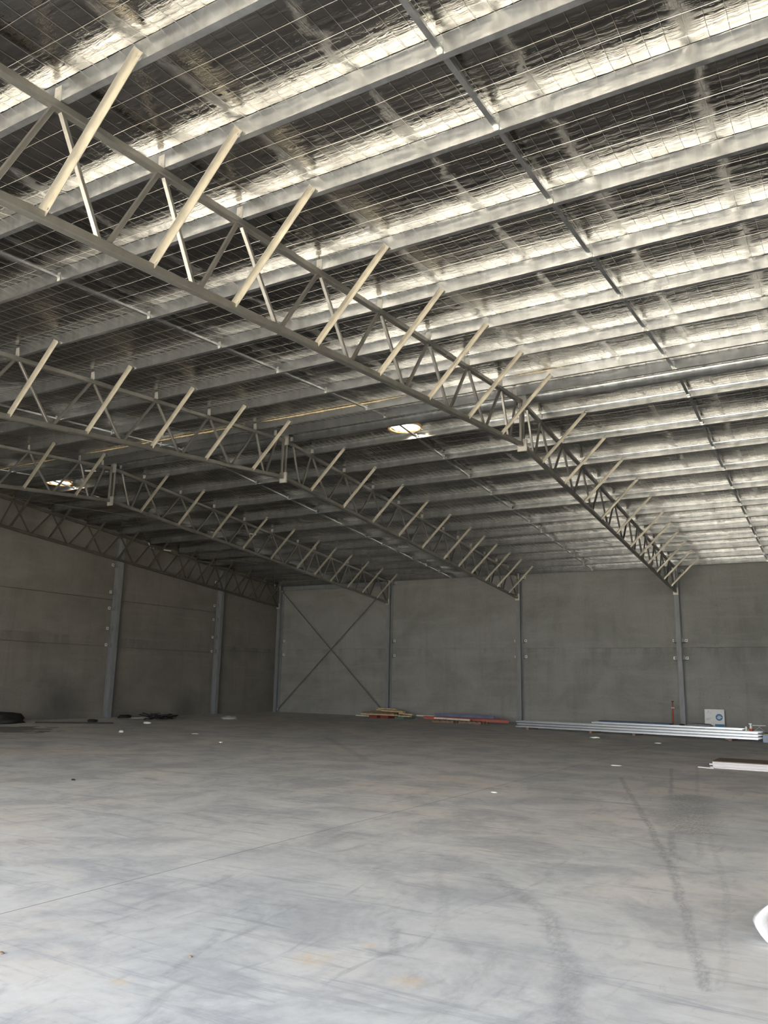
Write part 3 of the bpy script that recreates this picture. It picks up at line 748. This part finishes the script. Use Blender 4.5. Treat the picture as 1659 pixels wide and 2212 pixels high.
MB().box(-.17,.1,-.06,.06,0,.012).build('lower_shelf', M['plate'], r)
# wrapped stack, right edge
r = empty('wrapped_stack', (-1.86, 28.75, 0)); tag(r, 'low stack wrapped in blue film with olive top at the right frame edge', 'wrapped stack')
MB().box(-.98,1.2,-.42,.45,.0,.23).build('wrap', M['blue_wrap'], r); MB().box(-.96,1.2,-.40,.45,.23,.262).build('cover_sheet', M['olive'], r)
# sign
r = empty('sign_board', (-5.12, YW-.30, .06), (math.radians(-9), 0, 0)); tag(r, 'white sign board with blue disc leaning on the wall behind the bundle', 'sign')
MB().box(-.36,.36,0,.012,0,.76).build('board', M['sign'], r)
MB().box(-.36,.36,.013,.03,-.06,0).build('foot', M['black'], r)
def disc(cx, cz, rad, y, n=28):
    b = MB(); b.add([(cx+rad*math.cos(6.2832*i/n), y, cz+rad*math.sin(6.2832*i/n)) for i in range(n)] + [(cx+rad*math.cos(6.2832*i/n), 0, cz+rad*math.sin(6.2832*i/n)) for i in range(n)],
        [tuple(range(n)), tuple(range(n,2*n))[::-1]] + [(i,n+i,n+(i+1)%n,(i+1)%n) for i in range(n)]); return b
disc(.17, .46, .13, -.003).build('blue_disc', M['sign_blue'], r)
MB().box(.01,.355,-.003,0,.02,.20).build('blue_panel', M['sign_blue'], r)
b = MB()   # pale illegible lettering inside the disc
for k, (x0, x1, z) in enumerate(((.12,.23,.50),(.09,.26,.455),(.11,.22,.41))):
    x = x0
    while x < x1: wd = .014+.006*((k*7+int(x*100)) % 3); b.box(x, x+wd, -.005, -.003, z-.015, z+.015); x += wd+.006
b.build('disc_lettering', M['sign'], r)
b = MB(); b.box(-.24,-.20,-.003,0,.66,.69); b.box(-.30,-.08,-.003,0,.615,.62); b.box(-.32,-.12,-.003,0,.40,.408); b.box(-.33,-.16,-.003,0,.375,.382); b.box(-.33,-.20,-.003,0,.35,.357)
b.build('grey_print', M['sign_grey'], r)
# prop
r = empty('steel_prop', (-6.62, 34.15, 0), (0, math.radians(1.2), 0)); tag(r, 'thin red steel prop standing left of the right column', 'prop')
MB().tube((0,0,0.01),(0,0,.62),.030,10).build('outer_tube', M['red'], r, True); MB().tube((0,0,.62),(0,0,1.08),.022,10).build('inner_tube', M['red'], r, True)
MB().tube((0,0,.60),(0,0,.68),.032,10).build('collar', M['red'], r); MB().tube((-.05,0,.83),(.07,0,.83),.026,8).build('pin', M['cleat_white'], r); MB().box(-.07,.07,-.07,.07,0,.012).build('base_plate', M['red'], r); MB().box(-.04,.04,-.04,.04,1.06,1.09).build('head', M['black'], r)
# stacked boards, right
for k in range(4):
    o = MB().box(0, 3.2, -1.0, 0, 0, .029).build('white_board', M['board']); dx = (.0, .04, -.03, .02)[k]; dy = (0, .02, -.01, .015)[k]
    o.location = (-2.86+dx, 19.42+dy, .031*k+.001); o.rotation_euler = (0, 0, math.radians(-1.2+.5*k))
    tag(o, 'white building board in the flat stack at the right edge, %s of four' % ('lowest', 'second lowest', 'second highest', 'highest')[k], 'board', 'boards in the flat stack')
o = MB().box(0, 3.2, -1.02, 0, 0, .014).build('cover_sheet', M['ply']); o.location = (-2.84, 19.44, .126); o.rotation_euler = (0,0,math.radians(-.2)); tag(o, 'brown ply sheet lying on top of the white board stack', 'ply sheet')
beam('timber_offcut', M['board'], (-3.10,18.36,.012), (-2.78,18.26,.012), .05, .02, 'white offcut strip on the floor at the corner of the board stack', 'offcut', None)
# sack at the lower right
def sack():
    r = empty('white_sack', (-.535, 6.18, 0), (0, 0, math.radians(12))); tag(r, 'open white sack lying on the floor at the lower right edge', 'sack')
    # a slumped open cone: mouth faces the camera side, rim folded
    b = MB(); n = 26; rings = [(.0,.02),(.10,.6),(.24,.95),(.38,1.0)]
    vs = []
    cx, cz = .0, .0
    for k in range(7):
        t = k/6; yy = -.02 + .42*t; sx_ = .21*(1 - .30*t*t); sz_ = .145*(1 - .45*t)
        for i in range(n):
            a = 6.2832*i/n; q = 1 + .10*mn.noise(Vector((math.cos(a)*1.6, math.sin(a)*1.6, t*1.5+2)))
            x = sx_*q*math.cos(a); z = max(0.003, sz_*q*(math.sin(a)+.85)); vs.append((x, yy - .10*(1-t)*(1-abs(math.cos(a)))*1.0, z))
    b.add(vs, [(k*n+i, (k+1)*n+i, (k+1)*n+(i+1)%n, k*n+(i+1)%n) for k in range(6) for i in range(n)] + [tuple(range(6*n, 7*n))])
    o = b.build('sack_body', M['sack'], r, True)
    md = o.modifiers.new('thick', 'SOLIDIFY'); md.thickness = .006; md.offset = 0
    def ringpts(sc_, y_):
        out = []
        for i in range(n):
            a = 6.2832*i/n; q = 1 + .10*mn.noise(Vector((math.cos(a)*1.6, math.sin(a)*1.6, 2)))
            x = .21*q*math.cos(a); z = max(0.003, .145*q*(math.sin(a)+.85)); yy = -.02 - .10*(1-abs(math.cos(a)))
            out.append((x*sc_, yy + y_, .123+(z-.123)*sc_))
        return out
    b = MB(); A_ = ringpts(1.0, 0); B2 = ringpts(.84, -.012); C_ = ringpts(.66, .03)
    b.add(A_+B2+C_, [(k*n+i, (k+1)*n+i, (k+1)*n+(i+1)%n, k*n+(i+1)%n) for k in range(2) for i in range(n)])
    b.build('folded_rim', M['sack'], r, True)
    b = MB(); b.add(ringpts(.665, .035), [tuple(range(n))]); b.build('lining', M['pink'], r)
    b = MB(); b.lathe((.02, .10, .012), [(.02,0),(.13,.01),(.15,.05),(.11,.11),(.04,.14)], 16)
    b.build('contents', M['pink'], r, True)
sack()
# left corner debris
o = lump('black_tarpaulin', M['black'], (-25.6, 18.15, 0), (.7,.75,.30), 'black tarpaulin heap at the left frame edge by the gable wall', 'tarpaulin', 11, .25, None, 3, .3)
beam('steel_pipe', M['black'], (-24.85,18.9,.03), (-22.9,20.6,.03), .05, .05, 'long thin dark pipe on the floor running right from the tarpaulin', 'pipe', None)
lump('dark_rag', M['black'], (-24.2,20.8,0), (.14,.2,.09), 'small dark rag lump beside the long pipe', 'rag', 4, .3)
lump('white_scrap', M['white'], (-23.9,20.2,0), (.09,.06,.03), 'small white scrap next to the long dark pipe', 'scrap', 6, .3)
lump('dark_rag', M['black'], (-26.0,23.95,0), (.22,.28,.10), 'dark rag heap at the foot of the left gable column', 'rag', 9, .3)
b = MB(); b.box(-.12,.12,-.42,.42,0,.02); o = b.build('foam_sheet', M['board']); o.location = (-25.3,24.15,.0); o.rotation_euler = (0,math.radians(-6),math.radians(-18)); tag(o, 'flat white sheet on the floor right of the left gable column', 'sheet')
# tangle of black debris
def tangle(name, loc, n, lab, rad, mat):
    random.seed(n); b = MB()
    for k in range(n):
        a = random.uniform(0, 6.28); c = Vector((random.gauss(0, rad[0]*.45), random.gauss(0, rad[1]*.45), random.uniform(.03, rad[2]*.8))); d = Vector((math.cos(a), math.sin(a), random.uniform(-.2,.25)))*random.uniform(.15,.38)
        p0 = c-d; p1 = c+d; p0.z = max(.025, p0.z); p1.z = max(.025, p1.z); b.bar(p0, p1, random.uniform(.03,.08), random.uniform(.02,.05))
    o = b.build(name, mat); o.location = loc; tag(o, lab, 'debris'); return o
tangle('scrap_heap', (-24.15, 24.1, 0), 34, 'tangled black scrap heap between the two gable columns', (.45,.85,.26), M['black'])
lump('white_bag', M['sack'], (-22.75,26.6,0), (.30,.36,.11), 'white plastic bag slumped right of the second gable column', 'bag', 2, .35)
LIT = [(-22.33,21.63,.16,.05,'white','bright white scrap of paper in front of the black scrap heap'),(-19.24,17.64,.10,.05,'pale','small pale twig scrap on the floor left, nearer than the white paper'),
       (-17.34,18.76,.13,.012,'white','thin white chip on the floor below the white bag'),(-7.52,26.38,.16,.03,'white','white chip on the floor in front of the left half of the purlin bundle'),
       (-5.35,25.28,.09,.02,'white','small white chip in front of the middle of the purlin bundle'),(-3.91,28.9,.12,.07,'sack','crumpled white paper right under the purlin bundle'),
       (-4.58,17.56,.11,.012,'white','thin white offcut left of the board stack'),(-4.98,11.97,.05,.010,'white','tiny white chip alone in the middle of the floor'),
       (-4.52,3.37,.022,.008,'timber_dark','brown leaf on the floor at the left frame edge'),(-3.56,3.93,.014,.007,'timber_dark','small dark stone on the near floor'),(-10.9,9.1,.04,.015,'black','small black chip beside the far floor joint at left')]
for x, y, s_, h_, mt, lab in LIT:
    o = lump('floor_scrap', M[mt], (x, y, 0), (s_, s_*.6, h_), lab, 'scrap', x, .4, None, 2, .5)
